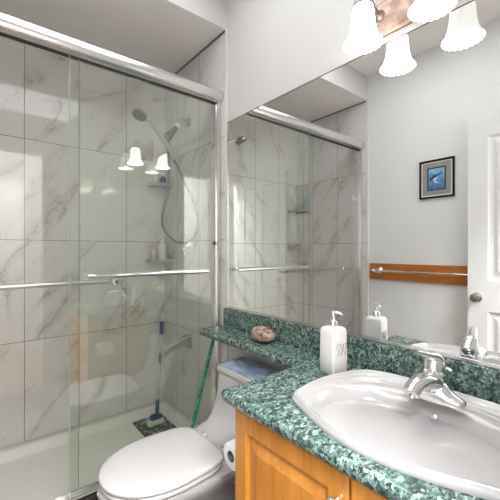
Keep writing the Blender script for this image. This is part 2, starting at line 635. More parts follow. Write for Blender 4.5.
# outer sliding door (right half)
r = empty('shower_door', (-.43, 1.699, .108))
tag(r, 'outer sliding glass shower door on the right, greenish pane with long towel bar', 'shower door', 'sliding glass shower doors')
obj('glass_pane', bx(bmesh.new(), -.818, -.047, 1.696, 1.702, .128, 2.130), M['glass_out'], r)
obj('pane_edge', bx(bmesh.new(), -.8215, -.818, 1.6955, 1.7025, .128, 2.130), M['glass_edge'], r)
bar(r, -.752, -.113, 1.655, 1.118, 1.696)
# inner sliding door (left half)
r = empty('shower_door', (-1.12, 1.722, .108))
tag(r, 'inner sliding glass shower door on the left, clear pane with bar inside', 'shower door', 'sliding glass shower doors')
obj('glass_pane', bx(bmesh.new(), XL + .045, -.778, 1.719, 1.725, .128, 2.130), M['glass_in'], r)
obj('pane_edge', bx(bmesh.new(), -.778, -.7755, 1.7185, 1.7255, .128, 2.130), M['glass_edge'], r)
# its bar and round end knobs stand on the shower side
b = obj('towel_bar', tube(bmesh.new(), [(-1.34, 1.768, 1.083), (-.585, 1.768, 1.083)], .0115, 16), M['steel'], r, smooth=True)
for x in (-.60, -1.325):
    obj('bar_knob', lathe(bmesh.new(), [(0, -.004), (.016, 0), (.020, .010), (.017, .022), (.009, .026), (.008, .0425)], (x, 1.768, 1.083), (0, -1, 0), n=20, caps=False), M['chrome'], b, smooth=True)

# ------------------------------------------------------------ things in the shower
# corner shelves
def corner_shelf(cx, z, sx, label, group=None, r=.15):
    """quarter-round shelf in the corner (cx, 2.44)"""
    s = empty('corner_shelf', (cx + sx * .05, 2.40, z - .012))
    tag(s, label, 'corner shelf', 'corner shelves in the shower')
    def R(rr, zz):
        pts = [(cx, 2.4395, zz)]
        for k in range(13):
            a = PI / 2 * k / 12
            pts.append((cx + sx * rr * math.cos(a) , 2.4395 - rr * math.sin(a), zz))
        return pts
    obj('shelf_plate', loft(bmesh.new(), [R(r - .008, z - .014), R(r, z - .009), R(r, z - .003), R(r - .003, z)]), M['porc'], s)
    rim = [(cx + sx * (r - .006) * math.cos(PI / 2 * k / 12), 2.4395 - (r - .006) * math.sin(PI / 2 * k / 12), z + .006) for k in range(1, 12)]
    obj('shelf_rim', tube(bmesh.new(), rim, .004, 8), M['porc'], s, smooth=True)
    return s


corner_shelf(-.0085, 1.725, -1, 'white quarter-round corner shelf at the height of the shower arm', r=.145)
corner_shelf(-.0085, 1.165, -1, 'white corner shelf with the tall pump bottle, in the shower head corner', r=.16)
corner_shelf(XL + .0085, 1.272, 1, 'white corner shelf holding a brown soap bar, seen in the mirror')
corner_shelf(XL + .0085, 1.640, 1, 'empty white corner shelf seen in the mirror, above the soap shelf')


def bottle(name, label, x, y, z, prof, m, capprof=None, capm=None, cat='bottle'):
    t = empty(name, (x, y, z))
    tag(t, label, cat)
    obj('bottle_body', lathe(bmesh.new(), prof, (x, y, z), n=24), m, t, smooth=True)
    if capprof:
        obj('cap', lathe(bmesh.new(), capprof, (x, y, z), n=20), capm, t, smooth=True)
    return t


bt = bottle('pump_bottle', 'tall white pump bottle on the lower corner shelf by the shower valve', -.068, 2.36, 1.1655,
            [(.026, 0), (.029, .004), (.029, .10), (.025, .118), (.012, .128), (.010, .134)], M['whitep'],
            [(.013, .1335), (.013, .146), (.006, .149), (.005, .168)], M['whitep'])
obj('pump_spout', tube(bmesh.new(), catmull([(-.068, 2.36, 1.334), (-.085, 2.35, 1.338), (-.104, 2.34, 1.330)], 4), .005, 8), M['whitep'], bt, smooth=True)
bottle('soap_bottle', 'short peach-coloured bottle left of the white pump bottle on shelf', -.122, 2.395, 1.1655,
       [(.018, 0), (.020, .003), (.020, .05), (.012, .06)], mat('peach_plastic', srgb(206, 180, 160), .4),
       [(.013, .0595), (.013, .075), (.010, .077)], M['whitep'])
bottle('shampoo_bottle', 'small dark blue bottle with white cap on the upper corner shelf', -.055, 2.375, 1.7255,
       [(.020, 0), (.023, .004), (.023, .045), (.015, .06), (.011, .064)], M['blue'],
       [(.014, .0635), (.014, .082), (.011, .085)], M['whitep'])
bottle('shampoo_bottle', 'slim white bottle beside the dark blue one on the upper corner shelf', -.105, 2.395, 1.7255,
       [(.015, 0), (.017, .004), (.017, .065), (.010, .075)], M['whitep'],
       [(.011, .0745), (.011, .092), (.008, .094)], M['grey_rub'])
sb = rrect(XL + .04, XL + .115, 2.345, 2.395, .015, 0)
so_ = obj('soap_bar', loft(bmesh.new(), [[(p.x, p.y, 1.2725) for p in sb], [(p.x, p.y, 1.286) for p in sb],
          [(XL + .0775 + (p.x - XL - .0775) * .8, 2.37 + (p.y - 2.37) * .75, 1.292) for p in sb]]), mat('soap', srgb(150, 98, 70), .4), smooth=True, angle=60)
tag(so_, 'brown soap bar on the corner shelf seen in the mirror', 'soap')


# shower arm, hand shower and hose
sa = empty('shower_outlet_pipe', (-.0085, 2.07, 2.115))
tag(sa, 'chrome shower arm with grey diverter holder high on the tiled end wall', 'shower arm')
obj('flange', lathe(bmesh.new(), [(.032, 0), (.032, .004), (.026, .010), (.012, .014)], (-.0085, 2.07, 2.115), (-1, 0, 0)), M['steel'], sa, smooth=True)
arm = catmull([(-.012, 2.07, 2.115), (-.04, 2.07, 2.128), (-.068, 2.062, 2.112), (-.092, 2.055, 2.078)], 6)
obj('arm_pipe', tube(bmesh.new(), arm, .0125, 12), M['steel'], sa, smooth=True)
d = Vector((-.62, -.08, -.78)).normalized()
p0 = Vector((-.092, 2.055, 2.078))
obj('arm_collar', lathe(bmesh.new(), [(.015, 0), (.018, .004), (.018, .030), (.014, .034)], p0, d), M['whitep'], sa, smooth=True)
obj('hand_holder', lathe(bmesh.new(), [(.013, .034), (.017, .045), (.020, .085), (.026, .12), (.026, .135), (.015, .140)], p0, d), M['grey_rub'], sa, smooth=True)

hs = empty('hand_shower', (-.2, 2.03, 1.93))
tag(hs, 'chrome hand shower with coiled hose, hanging in the grey holder', 'hand shower')
hp = catmull([(-.137, 2.035, 1.832), (-.177, 2.03, 1.905), (-.225, 2.02, 1.950), (-.262, 2.01, 1.985), (-.320, 2.00, 2.028), (-.352, 1.99, 2.040)], 6)
nh_ = len(hp)
obj('handle', tube(bmesh.new(), hp, [.010 + .0045 * math.sin(PI * min(1, i / (nh_ * .8))) for i in range(nh_)], 14), M['steel'], hs, smooth=True)
fn = Vector((-.40, -.25, -.88)).normalized()
hc = Vector((-.386, 1.975, 2.046))
obj('spray_head', lathe(bmesh.new(), [(.0, -.026), (.020, -.024), (.038, -.012), (.046, .0), (.046, .010), (.0, .010)], hc, fn, caps=False), M['steel'], hs, smooth=True)
obj('spray_plate', lathe(bmesh.new(), [(.0, .0101), (.042, .0101), (.040, .0135), (.0, .0145)], hc, fn, caps=False), M['grey_rub'], hs, smooth=True)
hose_pts = catmull([(-.137, 2.035, 1.830), (-.112, 2.03, 1.785), (-.072, 2.0, 1.680), (-.053, 1.95, 1.578), (-.032, 1.92, 1.48), (-.036, 1.90, 1.40), (-.042, 1.93, 1.33), (-.070, 1.99, 1.287),
                    (-.110, 2.02, 1.288), (-.160, 2.03, 1.318), (-.207, 2.04, 1.382), (-.214, 2.04, 1.459), (-.200, 2.04, 1.53), (-.173, 2.045, 1.663), (-.166, 2.05, 1.794), (-.170, 2.05, 1.90), (-.170, 2.046, 1.965)], 20)
rr = [.0078 + (.0014 if (i // 2) % 2 else 0) for i in range(len(hose_pts))]
obj('hose', tube(bmesh.new(), hose_pts, rr, 10), M['hose'], hs, smooth=True, angle=80)

vv = empty('shower_valve', (-.0085, 2.07, 1.27))
tag(vv, 'square glossy shower valve plate with round chrome knob on tiled end wall', 'shower valve')
obj('valve_plate', bx(bmesh.new(), -.0135, -.0085, 2.015, 2.125, 1.20, 1.335), M['satin'], vv, bev=.002)
obj('valve_knob', lathe(bmesh.new(), [(.028, 0), (.028, .012), (.020, .016), (.020, .045), (.016, .05)], (-.0135, 2.07, 1.275), (-1, 0, 0)), M['chrome'], vv, smooth=True)
obj('valve_lever', tube(bmesh.new(), [(-.05, 2.07, 1.27), (-.055, 2.05, 1.235), (-.057, 2.035, 1.205)], [.007, .006, .004], 10), M['chrome'], vv, smooth=True)

sp = empty('tub_spout', (-.0085, 2.06, .62))
tag(sp, 'square chrome spout low on the tiled end wall behind the scrub brush', 'spout')
obj('spout_plate', bx(bmesh.new(), -.016, -.0085, 2.02, 2.10, .572, .672), M['satin'], sp, bev=.003)
sr = []
for (x, hz, hy, zc) in ((-.016, .040, .030, .622), (-.06, .026, .024, .622), (-.12, .020, .024, .605), (-.17, .020, .026, .590), (-.195, .022, .028, .572), (-.205, .017, .026, .562)):
    sr.append([(x, 2.06 + y, zc + z) for (y, z) in ((-hy, -hz), (hy, -hz), (hy, hz), (-hy, hz))])
obj('spout_body', loft(bmesh.new(), sr), M['satin'], sp, bev=.004)

# scrub brush leaning in the corner
br = empty('scrub_brush', (-.19, 2.20, .045))
tag(br, 'blue and white long-handled scrub brush leaning in the shower corner', 'brush')
q0, q1 = Vector((-.165, 2.235, .105)), Vector((-.045, 2.415, .70))
dv = (q1 - q0).normalized()
L = (q1 - q0).length
obj('handle', tube(bmesh.new(), [q0, q0 + dv * (L - .1)], .0100, 12), M['clear'], br, smooth=True)
obj('handle_grip', lathe(bmesh.new(), [(.008, L - .1), (.014, L - .085), (.013, L - .05), (.016, L - .02), (.012, L - .002), (.0, L)], q0, dv, caps=False), M['blue'], br, smooth=True)
obj('handle_joint', lathe(bmesh.new(), [(.008, .0), (.013, .01), (.013, .075), (.009, .095)], q0, dv), M['blue'], br, smooth=True)
obj('handle_band', lathe(bmesh.new(), [(.0095, .33), (.0105, .335), (.0105, .40), (.0095, .405)], q0, dv), M['blue'], br, smooth=True)
hb = rrect(-.225, -.135, 2.193, 2.247, .026, 0)
def scl(p, s_): return (-.18 + (p.x + .18) * s_, 2.22 + (p.y - 2.22) * s_)
obj('brush_block', loft(bmesh.new(), [[(*scl(p, .95), .082) for p in hb], [(*scl(p, 1), .09) for p in hb], [(*scl(p, .95), .104) for p in hb], [(*scl(p, .5), .112) for p in hb]]), M['blue'], br, smooth=True, angle=60)
obj('brush_trim', loft(bmesh.new(), [[(*scl(p, .97), .074) for p in hb], [(*scl(p, 1.04), .078) for p in hb], [(*scl(p, .97), .083) for p in hb]]), M['whitep'], br, smooth=True, angle=60)
bm = bmesh.new()
for i in range(13):
    for j in range(7):
        x, y = -.228 + i * .008, 2.198 + j * .0075
        tube(bm, [(x, y, .076), (x + (x + .18) * .12 + random.uniform(-.002, .002), y + (y - 2.22) * .15, .0475)], [.0024, .003], 5)
o = obj('bristles', bm, M['whitep'], br)
o['kind'] = 'stuff'

# pebbled mat on the tray floor
def mat_mesh():
    bm = bmesh.new()
    base = rrect(-.30, -.078, 2.00, 2.345, .02, 0)
    loft(bm, [[(p.x, p.y, .0385) for p in base], [(p.x, p.y, .042) for p in base]])
    for i in range(12):
        for j in range(18):
            cx, cy = -.29 + i * .018 + random.uniform(-.003, .003), 2.012 + j * .0188 + random.uniform(-.003, .003)
            r_ = random.uniform(.006, .0095)
            rg = []
            for (f, z) in ((1, .0418), (.85, .045), (.4, .0465)):
                rg.append([(cx + r_ * f * math.cos(a * PI / 3), cy + r_ * .8 * f * math.sin(a * PI / 3), z) for a in range(6)])
            loft(bm, rg, False, True)
    return bm


s = NT('pebble_mat')
geo = s.n('ShaderNodeNewGeometry')
vo = s.n('ShaderNodeTexVoronoi'); vo.inputs['Scale'].default_value = 55
s.l(geo.outputs['Position'], vo.inputs['Vector'])
spc = s.n('ShaderNodeSeparateColor'); s.l(vo.outputs['Color'], spc.inputs[0])
s.l(s.ramp(spc.outputs[0], [(0, srgb(44, 46, 44)), (.6, srgb(84, 88, 84)), (1, srgb(176, 178, 170))]), s.b.inputs['Base Color'])
s.b.inputs['Roughness'].default_value = .35
tag(obj('shower_mat', mat_mesh(), s.m), 'dark grey pebbled mat on the shower tray under the scrub brush', 'mat')

# ------------------------------------------------------------ green pole outside the shower
s = NT('green_mottled')
geo = s.n('ShaderNodeNewGeometry')
vo = s.n('ShaderNodeTexVoronoi'); vo.inputs['Scale'].default_value = 70
s.l(geo.outputs['Position'], vo.inputs['Vector'])
spc = s.n('ShaderNodeSeparateColor'); s.l(vo.outputs['Color'], spc.inputs[0])
s.l(s.ramp(spc.outputs[0], [(0, srgb(4, 62, 46)), (1, srgb(52, 158, 124))]), s.b.inputs['Base Color'])
s.b.inputs['Roughness'].default_value = .3
gp = empty('green_pole', (-.375, 1.545, 0))
tag(gp, 'green mottled pole leaning behind the toilet, top under the counter shelf', 'pole')
obj('pole_shaft', tube(bmesh.new(), [(-.375, 1.545, .02), (-.122, 1.585, .752)], .0095, 14), s.m, gp, smooth=True)
obj('pole_tip', lathe(bmesh.new(), [(.010, 0), (.0125, .004), (.0125, .035), (.010, .04)], (-.378, 1.5445, .004), Vector((.253, .04, .73))), M['dark'], gp, smooth=True)

# ------------------------------------------------------------ toilet
def egg(xb, xf, yc, hw, z, n=48, wb=.8, flatb=True):
    """plan outline: front at xf (min x), back at xb; wb = relative width at the back"""
    pts = []
    xm = xb + (xf - xb) * .46
    for k in range(n):
        a = 2 * PI * k / n
        c, s_ = math.cos(a), math.sin(a)
        if c < 0:      # front half (towards -x)
            x = xm + (xm - xf) * (-abs(c) ** .92)
            y = yc + hw * math.copysign(abs(s_) ** .95, s_)
        else:          # back half: squarish
            x = xm + (xb - xm) * abs(c) ** .32
            t = (x - xm) / (xb - xm)
            wid = hw * (1 - (1 - wb) * t * t)
            y = yc + wid * math.copysign(min(1, abs(s_) ** .30), s_)
        pts.append(Vector((x, y, z)))
    return pts


def toilet():
    yc = 1.268
    t = empty('toilet', (-.5, yc, 0))
    tag(t, 'white one-piece toilet with closed lid between vanity and shower', 'toilet')
    # bowl and foot
    spec = [(-.10, -.68, .105, 0.001), (-.10, -.69, .112, .012), (-.10, -.68, .108, .06), (-.10, -.67, .106, .14), (-.11, -.70, .125, .22),
            (-.12, -.765, .158, .29), (-.13, -.80, .186, .335), (-.13, -.814, .194, .360), (-.13, -.810, .191, .3715)]
    rings = [egg(xb, xf, yc, hw, z, wb=.96 if z > .25 else .9) for (xb, xf, hw, z) in spec]
    obj('bowl', loft(bmesh.new(), rings), M['porc'], t, smooth=True, angle=60)
    # tank, flowing out into the deck
    def tr(xf, hw, z, r=.035):
        return rrect(xf, -.012, yc - hw, yc + hw, r, z, 6)
    tk = [tr(-.36, .180, .30, .05), tr(-.355, .182, .372, .05), tr(-.335, .182, .385, .05), tr(-.272, .184, .40, .05), tr(-.236, .186, .43), tr(-.212, .192, .48), tr(-.195, .196, .54), tr(-.186, .198, .615), tr(-.183, .197, .6195)]
    obj('tank', loft(bmesh.new(), tk), M['porc'], t, smooth=True, angle=60)
    ld = [tr(-.184, .198, .622), tr(-.191, .205, .624), tr(-.193, .207, .632), tr(-.192, .206, .645), tr(-.186, .200, .651), tr(-.17, .185, .653)]
    obj('tank_lid', loft(bmesh.new(), ld), M['porc'], t, smooth=True, angle=50)
    obj('flush_lever', tube(bmesh.new(), catmull([(-.204, yc - .14, .58), (-.214, yc - .14, .58), (-.217, yc - .115, .577), (-.216, yc - .07, .570)], 5), .005, 10), M['chrome'], t, smooth=True)
    def slab(z0, z1, xb, xf, hw, crown=0.0, wb=.86):
        hh = z1 - z0
        rg = [egg(xb - .004, xf + .005, yc, hw - .006, z0, wb=wb), egg(xb, xf, yc, hw, z0 + hh * .25, wb=wb), egg(xb, xf, yc, hw, z0 + hh * .65, wb=wb), egg(xb - .004, xf + .005, yc, hw - .005, z1 - .001, wb=wb)]
        if crown:
            rg += [egg(xb - .02, xf + .02, yc, hw - .02, z1 + crown * .3, wb=wb), egg(xb - .06, xf + .07, yc, hw - .06, z1 + crown * .75, wb=wb), egg(xb - .12, xf + .14, yc, hw - .11, z1 + crown, wb=wb)]
        return loft(bmesh.new(), rg)
    obj('seat', slab(.3770, .3950, -.365, -.803, .181), M['seatp'], t, smooth=True, angle=50)
    obj('seat_lid', slab(.4000, .419, -.362, -.808, .185, .006), M['seatp'], t, smooth=True, angle=50)
    for s_ in (-.075, .075):
        obj('seat_hinge', bx(bmesh.new(), -.352, -.326, yc + s_ - .022, yc + s_ + .022, .385, .404), M['seatp'], t, bev=.005)
        obj('hinge_cap', lathe(bmesh.new(), [(.009, 0), (.009, .0015), (.0, .002)], (-.339, yc + s_, .404), caps=False), mat('hinge_grey', srgb(150, 146, 160), .4), t)


toilet()

# folded blue towel on the tank lid
def towel():
    def R(i, z, w):
        pts = []
        for p in rrect(-.182 + i, -.022 - i, 1.09 + i, 1.445 - i, .018, 0, 6):
            n_ = noise.noise(Vector((p.x * 14, p.y * 9, z * 40)))
            pts.append((p.x + n_ * .006 * w, p.y + n_ * .01 * w, z))
        return pts
    bm = bmesh.new()
    nx, ny = 26, 46
    top, bot = {}, {}
    for i in range(nx + 1):
        for j in range(ny + 1):
            u, v = i / nx, j / ny
            x = -.178 + u * .152
            y = 1.09 + v * .355
            x += .010 * noise.noise(Vector((v * 4, 0, 3)))
            y += .014 * noise.noise(Vector((u * 4, 5, 1)))
            e = min(1, min(u, 1 - u) * 7, min(v, 1 - v) * 12)
            h = .010 + .012 * u + .006 * noise.noise(Vector((u * 5, v * 9, 2))) + .003 * noise.noise(Vector((u * 14, v * 22, 7)))
            z = .6545 + max(.004, h) * (.35 + .65 * math.sqrt(max(0, e)))
            top[i, j] = bm.verts.new((x, y, z))
            bot[i, j] = bm.verts.new((x, y, .6545))
    for i in range(nx):
        for j in range(ny):
            bm.faces.new((top[i, j], top[i + 1, j], top[i + 1, j + 1], top[i, j + 1]))
            bm.faces.new((bot[i, j], bot[i, j + 1], bot[i + 1, j + 1], bot[i + 1, j]))
    for i in range(nx):
        for j in (0, ny):
            bm.faces.new((top[i, j], bot[i, j], bot[i + 1, j], top[i + 1, j]))
    for j in range(ny):
        for i in (0, nx):
            bm.faces.new((top[i, j], top[i, j + 1], bot[i, j + 1], bot[i, j]))
    return bm


s = NT('blue_terry')
tc = s.n('ShaderNodeTexCoord')
nz = s.n('ShaderNodeTexNoise'); nz.inputs['Scale'].default_value = 16; nz.inputs['Detail'].default_value = 8
mp = s.n('ShaderNodeMapping'); mp.inputs['Scale'].default_value = (2.5, .7, 1)
s.l(tc.outputs['Object'], mp.inputs[0]); s.l(mp.outputs[0], nz.inputs['Vector'])
s.l(s.ramp(nz.outputs[0], [(.32, srgb(112, 128, 156)), (.52, srgb(146, 160, 184)), (.72, srgb(184, 192, 206))]), s.b.inputs['Base Color'])
s.b.inputs['Roughness'].default_value = .95
s.b.inputs['Sheen Weight'].default_value = .2
bp = s.n('ShaderNodeBump'); bp.inputs['Strength'].default_value = .4; bp.inputs['Distance'].default_value = .002
n2 = s.n('ShaderNodeTexNoise'); n2.inputs['Scale'].default_value = 260
s.l(tc.outputs['Object'], n2.inputs['Vector']); s.l(n2.outputs[0], bp.inputs['Height']); s.l(bp.outputs[0], s.b.inputs['Normal'])
tag(obj('folded_towel', towel(), s.m, smooth=True, angle=70), 'folded pale blue towel on the toilet tank, under the green shelf', 'towel')

# ------------------------------------------------------------ toilet paper on vanity side
tp = empty('paper_holder', (-.47, .852, .56))
tag(tp, 'chrome toilet paper holder on the vanity side facing the toilet', 'paper holder')
obj('mount_plate', lathe(bmesh.new(), [(.022, 0), (.022, .004), (.016, .008)], (-.385, .851, .562), (0, 1, 0)), M['chrome'], tp, smooth=True)
obj('holder_arm', tube(bmesh.new(), catmull([(-.385, .857, .562), (-.380, .895, .562), (-.388, .912, .562), (-.41, .918, .562), (-.455, .918, .562)], 6), .006, 10), M['chrome'], tp, smooth=True)
obj('holder_tip', lathe(bmesh.new(), [(.0, .01), (.009, .006), (.009, 0)], (-.455, .918, .562), (-1, 0, 0), caps=False), M['chrome'], tp, smooth=True)
bm = bmesh.new()
prof = [(.019, 0), (.042, 0), (.044, .002), (.044, .098), (.042, .1), (.019, .1), (.019, 0)]
lathe(bm, prof, (-.392, .918, .551), (-1, 0, 0), n=40, caps=False)
pr = empty('paper_roll', (-.455, .918, .50))
tag(pr, 'white toilet paper roll hanging beside the vanity, dark hollow core showing', 'toilet paper')
obj('paper', bm, M['paper'], pr, smooth=True, angle=50)
obj('core', lathe(bmesh.new(), [(.0186, -.0005), (.0172, -.0005), (.0172, .1005), (.0186, .1005), (.0186, -.0005)], (-.392, .918, .551), (-1, 0, 0), n=32, caps=False), mat('cardboard', srgb(120, 105, 95), .9), pr, smooth=True, angle=50)

# ------------------------------------------------------------ vanity cabinet
SINK_C = (-.30, .42)
SPTS = [(-.515, 0), (-.508, .075), (-.488, .15), (-.463, .213), (-.447, .255), (-.432, .276), (-.405, .287), (-.328, .299), (-.246, .300), (-.170, .289), (-.113, .275), (-.066, .235), (-.044, .16), (-.041, .08)]
spts = [(x, d_) for (x, d_) in SPTS] + [(-.041, 0)] + [(x, -d_) for (x, d_) in reversed(SPTS[1:])]
souter = [Vector((x, SINK_C[1] + y, 0)) for (x, y) in spts]
souter = catmull(souter, 6, closed=True)


def sink_ring(f, z, cx=-.315, ax=.168, ay=.235, corner=0.0):
    """blend between the outer outline (f=0) and the inner oval (f=1)"""
    out = []
    for p in souter:
        dx, dy = p.x - SINK_C[0], p.y - SINK_C[1]
        a = math.atan2(dy / .33, dx / .235)
        q = Vector((cx + ax * math.cos(a), SINK_C[1] + ay * math.sin(a), 0))
        r_ = Vector((p.x, p.y, 0)).lerp(q, f)
        out.append((r_.x, r_.y, z))
    return out


VY0, VY1 = 0.012, .852
def vanity():
    t = empty('vanity_cabinet', (-.27, .43, 0))
    tag(t, 'honey maple vanity cabinet with raised-panel doors under the green countertop', 'vanity cabinet')
    XF = -.512
    bm = bmesh.new()
    bx(bm, XF, -.002, VY1 - .018, VY1, .10, .761)
    bx(bm, XF, -.002, VY0, VY0 + .018, .10, .761)
    bx(bm, XF, -.002, VY0 + .018, VY1 - .018, .10, .118)
    bx(bm, -.014, -.002, VY0 + .018, VY1 - .018, .118, .761)
    bx(bm, XF, XF + .018, VY0 + .018, VY1 - .018, .715, .761)
    bx(bm, XF, XF + .018, VY1 - .06, VY1 - .018, .118, .715)
    bx(bm, XF, XF + .018, VY0 + .018, VY0 + .06, .118, .715)
    bx(bm, XF, XF + .018, .41, .45, .118, .715)
    obj('cabinet_body', bm, M['wood'], t)
    obj('toe_kick', bx(bmesh.new(), XF + .06, -.002, VY0, VY1, 0.001, .0995), M['wood'], t)
    D = .02
    def door(ya, yb, za, zb, knob_y, knob_z):
        # frame-and-panel door, front face at XF - D
        X0, X1 = XF - .0005, XF - D
        st = .058
        bm = bmesh.new()
        rs = []
        def rc(i, x, j=None):
            return [(x, ya + i, za + i), (x, yb - i, za + i), (x, yb - i, zb - i), (x, ya + i, zb - i)]
        rs = [rc(0, X0), rc(0, X1 + .004), rc(.004, X1), rc(st - .006, X1), rc(st, X1 + .003), rc(st + .002, X1 + .011), rc(st + .010, X1 + .011), rc(st + .040, X1 + .002), rc(st + .043, X1 + .002)]
        loft(bm, rs)
        dd = obj('door', bm, M['wood'], t)
        kn = lathe(bmesh.new(), [(.008, 0), (.007, .004), (.0055, .010), (.0075, .016), (.0145, .019), (.0155, .023), (.013, .027), (.0, .0285)], (X1, knob_y, knob_z), (-1, 0, 0), n=24, caps=False)
        obj('knob', kn, mat('knob_nickel', (.78, .77, .75), .2, 1.0), dd, smooth=True)
        return dd
    door(.434, .842, .125, .752, .462, .685)
    door(.022, .428, .125, .752, .400, .685)


vanity()

# countertop with the shelf over the toilet
def ctop():
    R_ = .02
    pts = [(-.001, .003), (-.548, .003)]
    # front edge to outer corner (rounded)
    for k in range(7):
        a = math.radians(180 - 90 * k / 6)
        pts.append((-.541 + .013 * math.cos(a), .879 + .013 * math.sin(a)))
    pts[1] = (-.554, .003)
    # concave fillet between vanity end (y=.894) and shelf front (x=-.172)
    fr = .055
    for k in range(9):
        a = math.radians(-90 + 90 * k / 8)
        pts.append((-.172 - fr + fr * math.cos(a), .894 + fr + fr * math.sin(a)))
    for k in range(5):
        a = math.radians(180 - 90 * k / 4)
        pts.append((-.162 + .010 * math.cos(a), 1.652 + .010 * math.sin(a)))
    pts.append((-.001, 1.657))
    return [Vector((x, y, 0)) for (x, y) in pts]


def inset(poly, d_):
    n = len(poly)
    area_ = sum(poly[i].x * poly[(i + 1) % n].y - poly[(i + 1) % n].x * poly[i].y for i in range(n))
    sg = 1 if area_ > 0 else -1
    out = []
    for i in range(n):
        a, b_, c = poly[i - 1], poly[i], poly[(i + 1) % n]
        e1, e2 = (b_ - a).normalized(), (c - b_).normalized()
        n1, n2 = Vector((-e1.y, e1.x, 0)) * sg, Vector((-e2.y, e2.x, 0)) * sg
        m_ = (n1 + n2)
        m_ = m_ / max(.3, m_.length_squared / 2)
        q = b_ + m_ * d_
        if b_.x > -.01:
            q.x = b_.x
        out.append(q)
    return out


ct = empty('countertop', (-.27, .43, .762))
tag(ct, 'green speckled countertop with rounded edge and narrow shelf over the toilet', 'countertop')
outl = ctop()
ZT, ZB = .800, .762
bm = bmesh.new()
prof_ = [(.010, ZB)] + [(.012 - .012 * math.sin(math.radians(a)), ZT - .019 - .019 * math.cos(math.radians(a))) for a in (20, 55, 90)] + \
        [(.012 - .012 * math.sin(math.radians(a)), ZT - .014 + .014 * -math.cos(math.radians(a))) for a in (100, 125, 150, 170)] + [(.014, ZT)]
rings = []
for (i_, z_) in prof_:
    rings.append([bm.verts.new((p.x, p.y, z_)) for p in inset(outl, i_)])
n_ = len(outl)
for a_r, b_r in zip(rings, rings[1:]):
    for i in range(n_):
        j = (i + 1) % n_
        bm.faces.new((a_r[i], a_r[j], b_r[j], b_r[i]))
hole_t = [bm.verts.new((x, y, ZT)) for (x, y, z) in sink_ring(.30, 0)]
hole_b = [bm.verts.new((x, y, ZB)) for (x, y, z) in sink_ring(.30, 0)]
nh = len(hole_t)
for i in range(nh):
    j = (i + 1) % nh
    bm.faces.new((hole_t[i], hole_t[j], hole_b[j], hole_b[i]))
bm.edges.ensure_lookup_table()
for outer, hole in ((rings[-1], hole_t), (rings[0], hole_b)):
    es = []
    for loop in (outer, hole):
        for i in range(len(loop)):
            es.append(bm.edges.get((loop[i], loop[(i + 1) % len(loop)])))
    bmesh.ops.triangle_fill(bm, use_beauty=True, use_dissolve=False, edges=es)
obj('worktop', bm, M['green'], ct, smooth=True, angle=35)
obj('backsplash', bx(bmesh.new(), -.021, -.001, .003, 1.640, .8002, .902), M['green'], ct, bev=.003)

# ------------------------------------------------------------ sink
sk = empty('sink', (-.3, .425, .8))
tag(sk, 'large white lozenge-shaped drop-in basin with stepped rim in the green countertop', 'sink')
rs = [sink_ring(.31, .768), sink_ring(.27, .8015), sink_ring(.02, .8006), sink_ring(0, .804), sink_ring(.008, .812), sink_ring(.05, .815), sink_ring(.075, .8165), sink_ring(.09, .8215), sink_ring(.13, .8235), sink_ring(.19, .8225),
      sink_ring(.205, .8175), sink_ring(.22, .8165), sink_ring(.33, .8155), sink_ring(.345, .8105), sink_ring(.36, .8095), sink_ring(.47, .808), sink_ring(.485, .804), sink_ring(.56, .8025)]
for k in range(0, 15):
    t_ = k / 14
    a = t_ * PI / 2
    f = 1
    ax = .200 * math.cos(a) * .93 + .022
    ay = .285 * math.cos(a) * .93 + .022
    ax, ay = (.167 - .145 * t_ ** 1.6), (.240 - .218 * t_ ** 1.5)
    z = .798 - .150 * math.sin(a) ** .9
    if k == 0:
        rs.append(sink_ring(.75, .799, ax=.174, ay=.246))
    else:
        rs.append(sink_ring(1, z, cx=-.315 + .02 * t_, ax=ax, ay=ay))
obj('basin', loft(bmesh.new(), rs, True, True), M['porc'], sk, smooth=True, angle=80)
obj('drain_ring', lathe(bmesh.new(), [(.0, .004), (.012, .0035), (.018, .001), (.024, .002), (.026, .0)], (-.295, .42, .6488), caps=False), M['chrome'], sk, smooth=True)
obj('overflow_hole', lathe(bmesh.new(), [(.0, .0015), (.006, .001), (.008, 0)], (-.186, .40, .787), Vector((-1, 0, .35)), caps=False), M['chrome'], sk, smooth=True)

# ------------------------------------------------------------ faucet
FX, FY, FZ = -.143, .416, .8185
fc = empty('faucet', (FX, FY, FZ))
tag(fc, 'chrome single-lever faucet on the back rim of the white basin', 'faucet')
# base: long bar with a raised middle
rg = []
for (yy, hw, hh) in [(1.02 * q_[0], q_[1] * 1.12, q_[2] * 1.1) for q_ in ((-.080, .006, .006), (-.077, .013, .011), (-.068, .018, .015), (-.05, .021, .022), (-.036, .024, .034), (-.024, .027, .046), (0, .029, .050), (.024, .027, .046), (.036, .024, .034), (.05, .021, .022), (.068, .018, .015), (.077, .013, .011), (.080, .006, .006))]:
    sec = []
    for k in range(17):
        a = PI * k / 16
        sec.append((FX + hw * math.cos(a) * (1 if abs(math.cos(a)) < .95 else 1), FY + yy, FZ + .003 + hh * math.sin(a) ** .7))
    sec += [(FX - hw, FY + yy, FZ + .0002), (FX + hw, FY + yy, FZ + .0002)]
    rg.append(sec)
obj('base', loft(bmesh.new(), rg), M['chrome'], fc, smooth=True, angle=50)
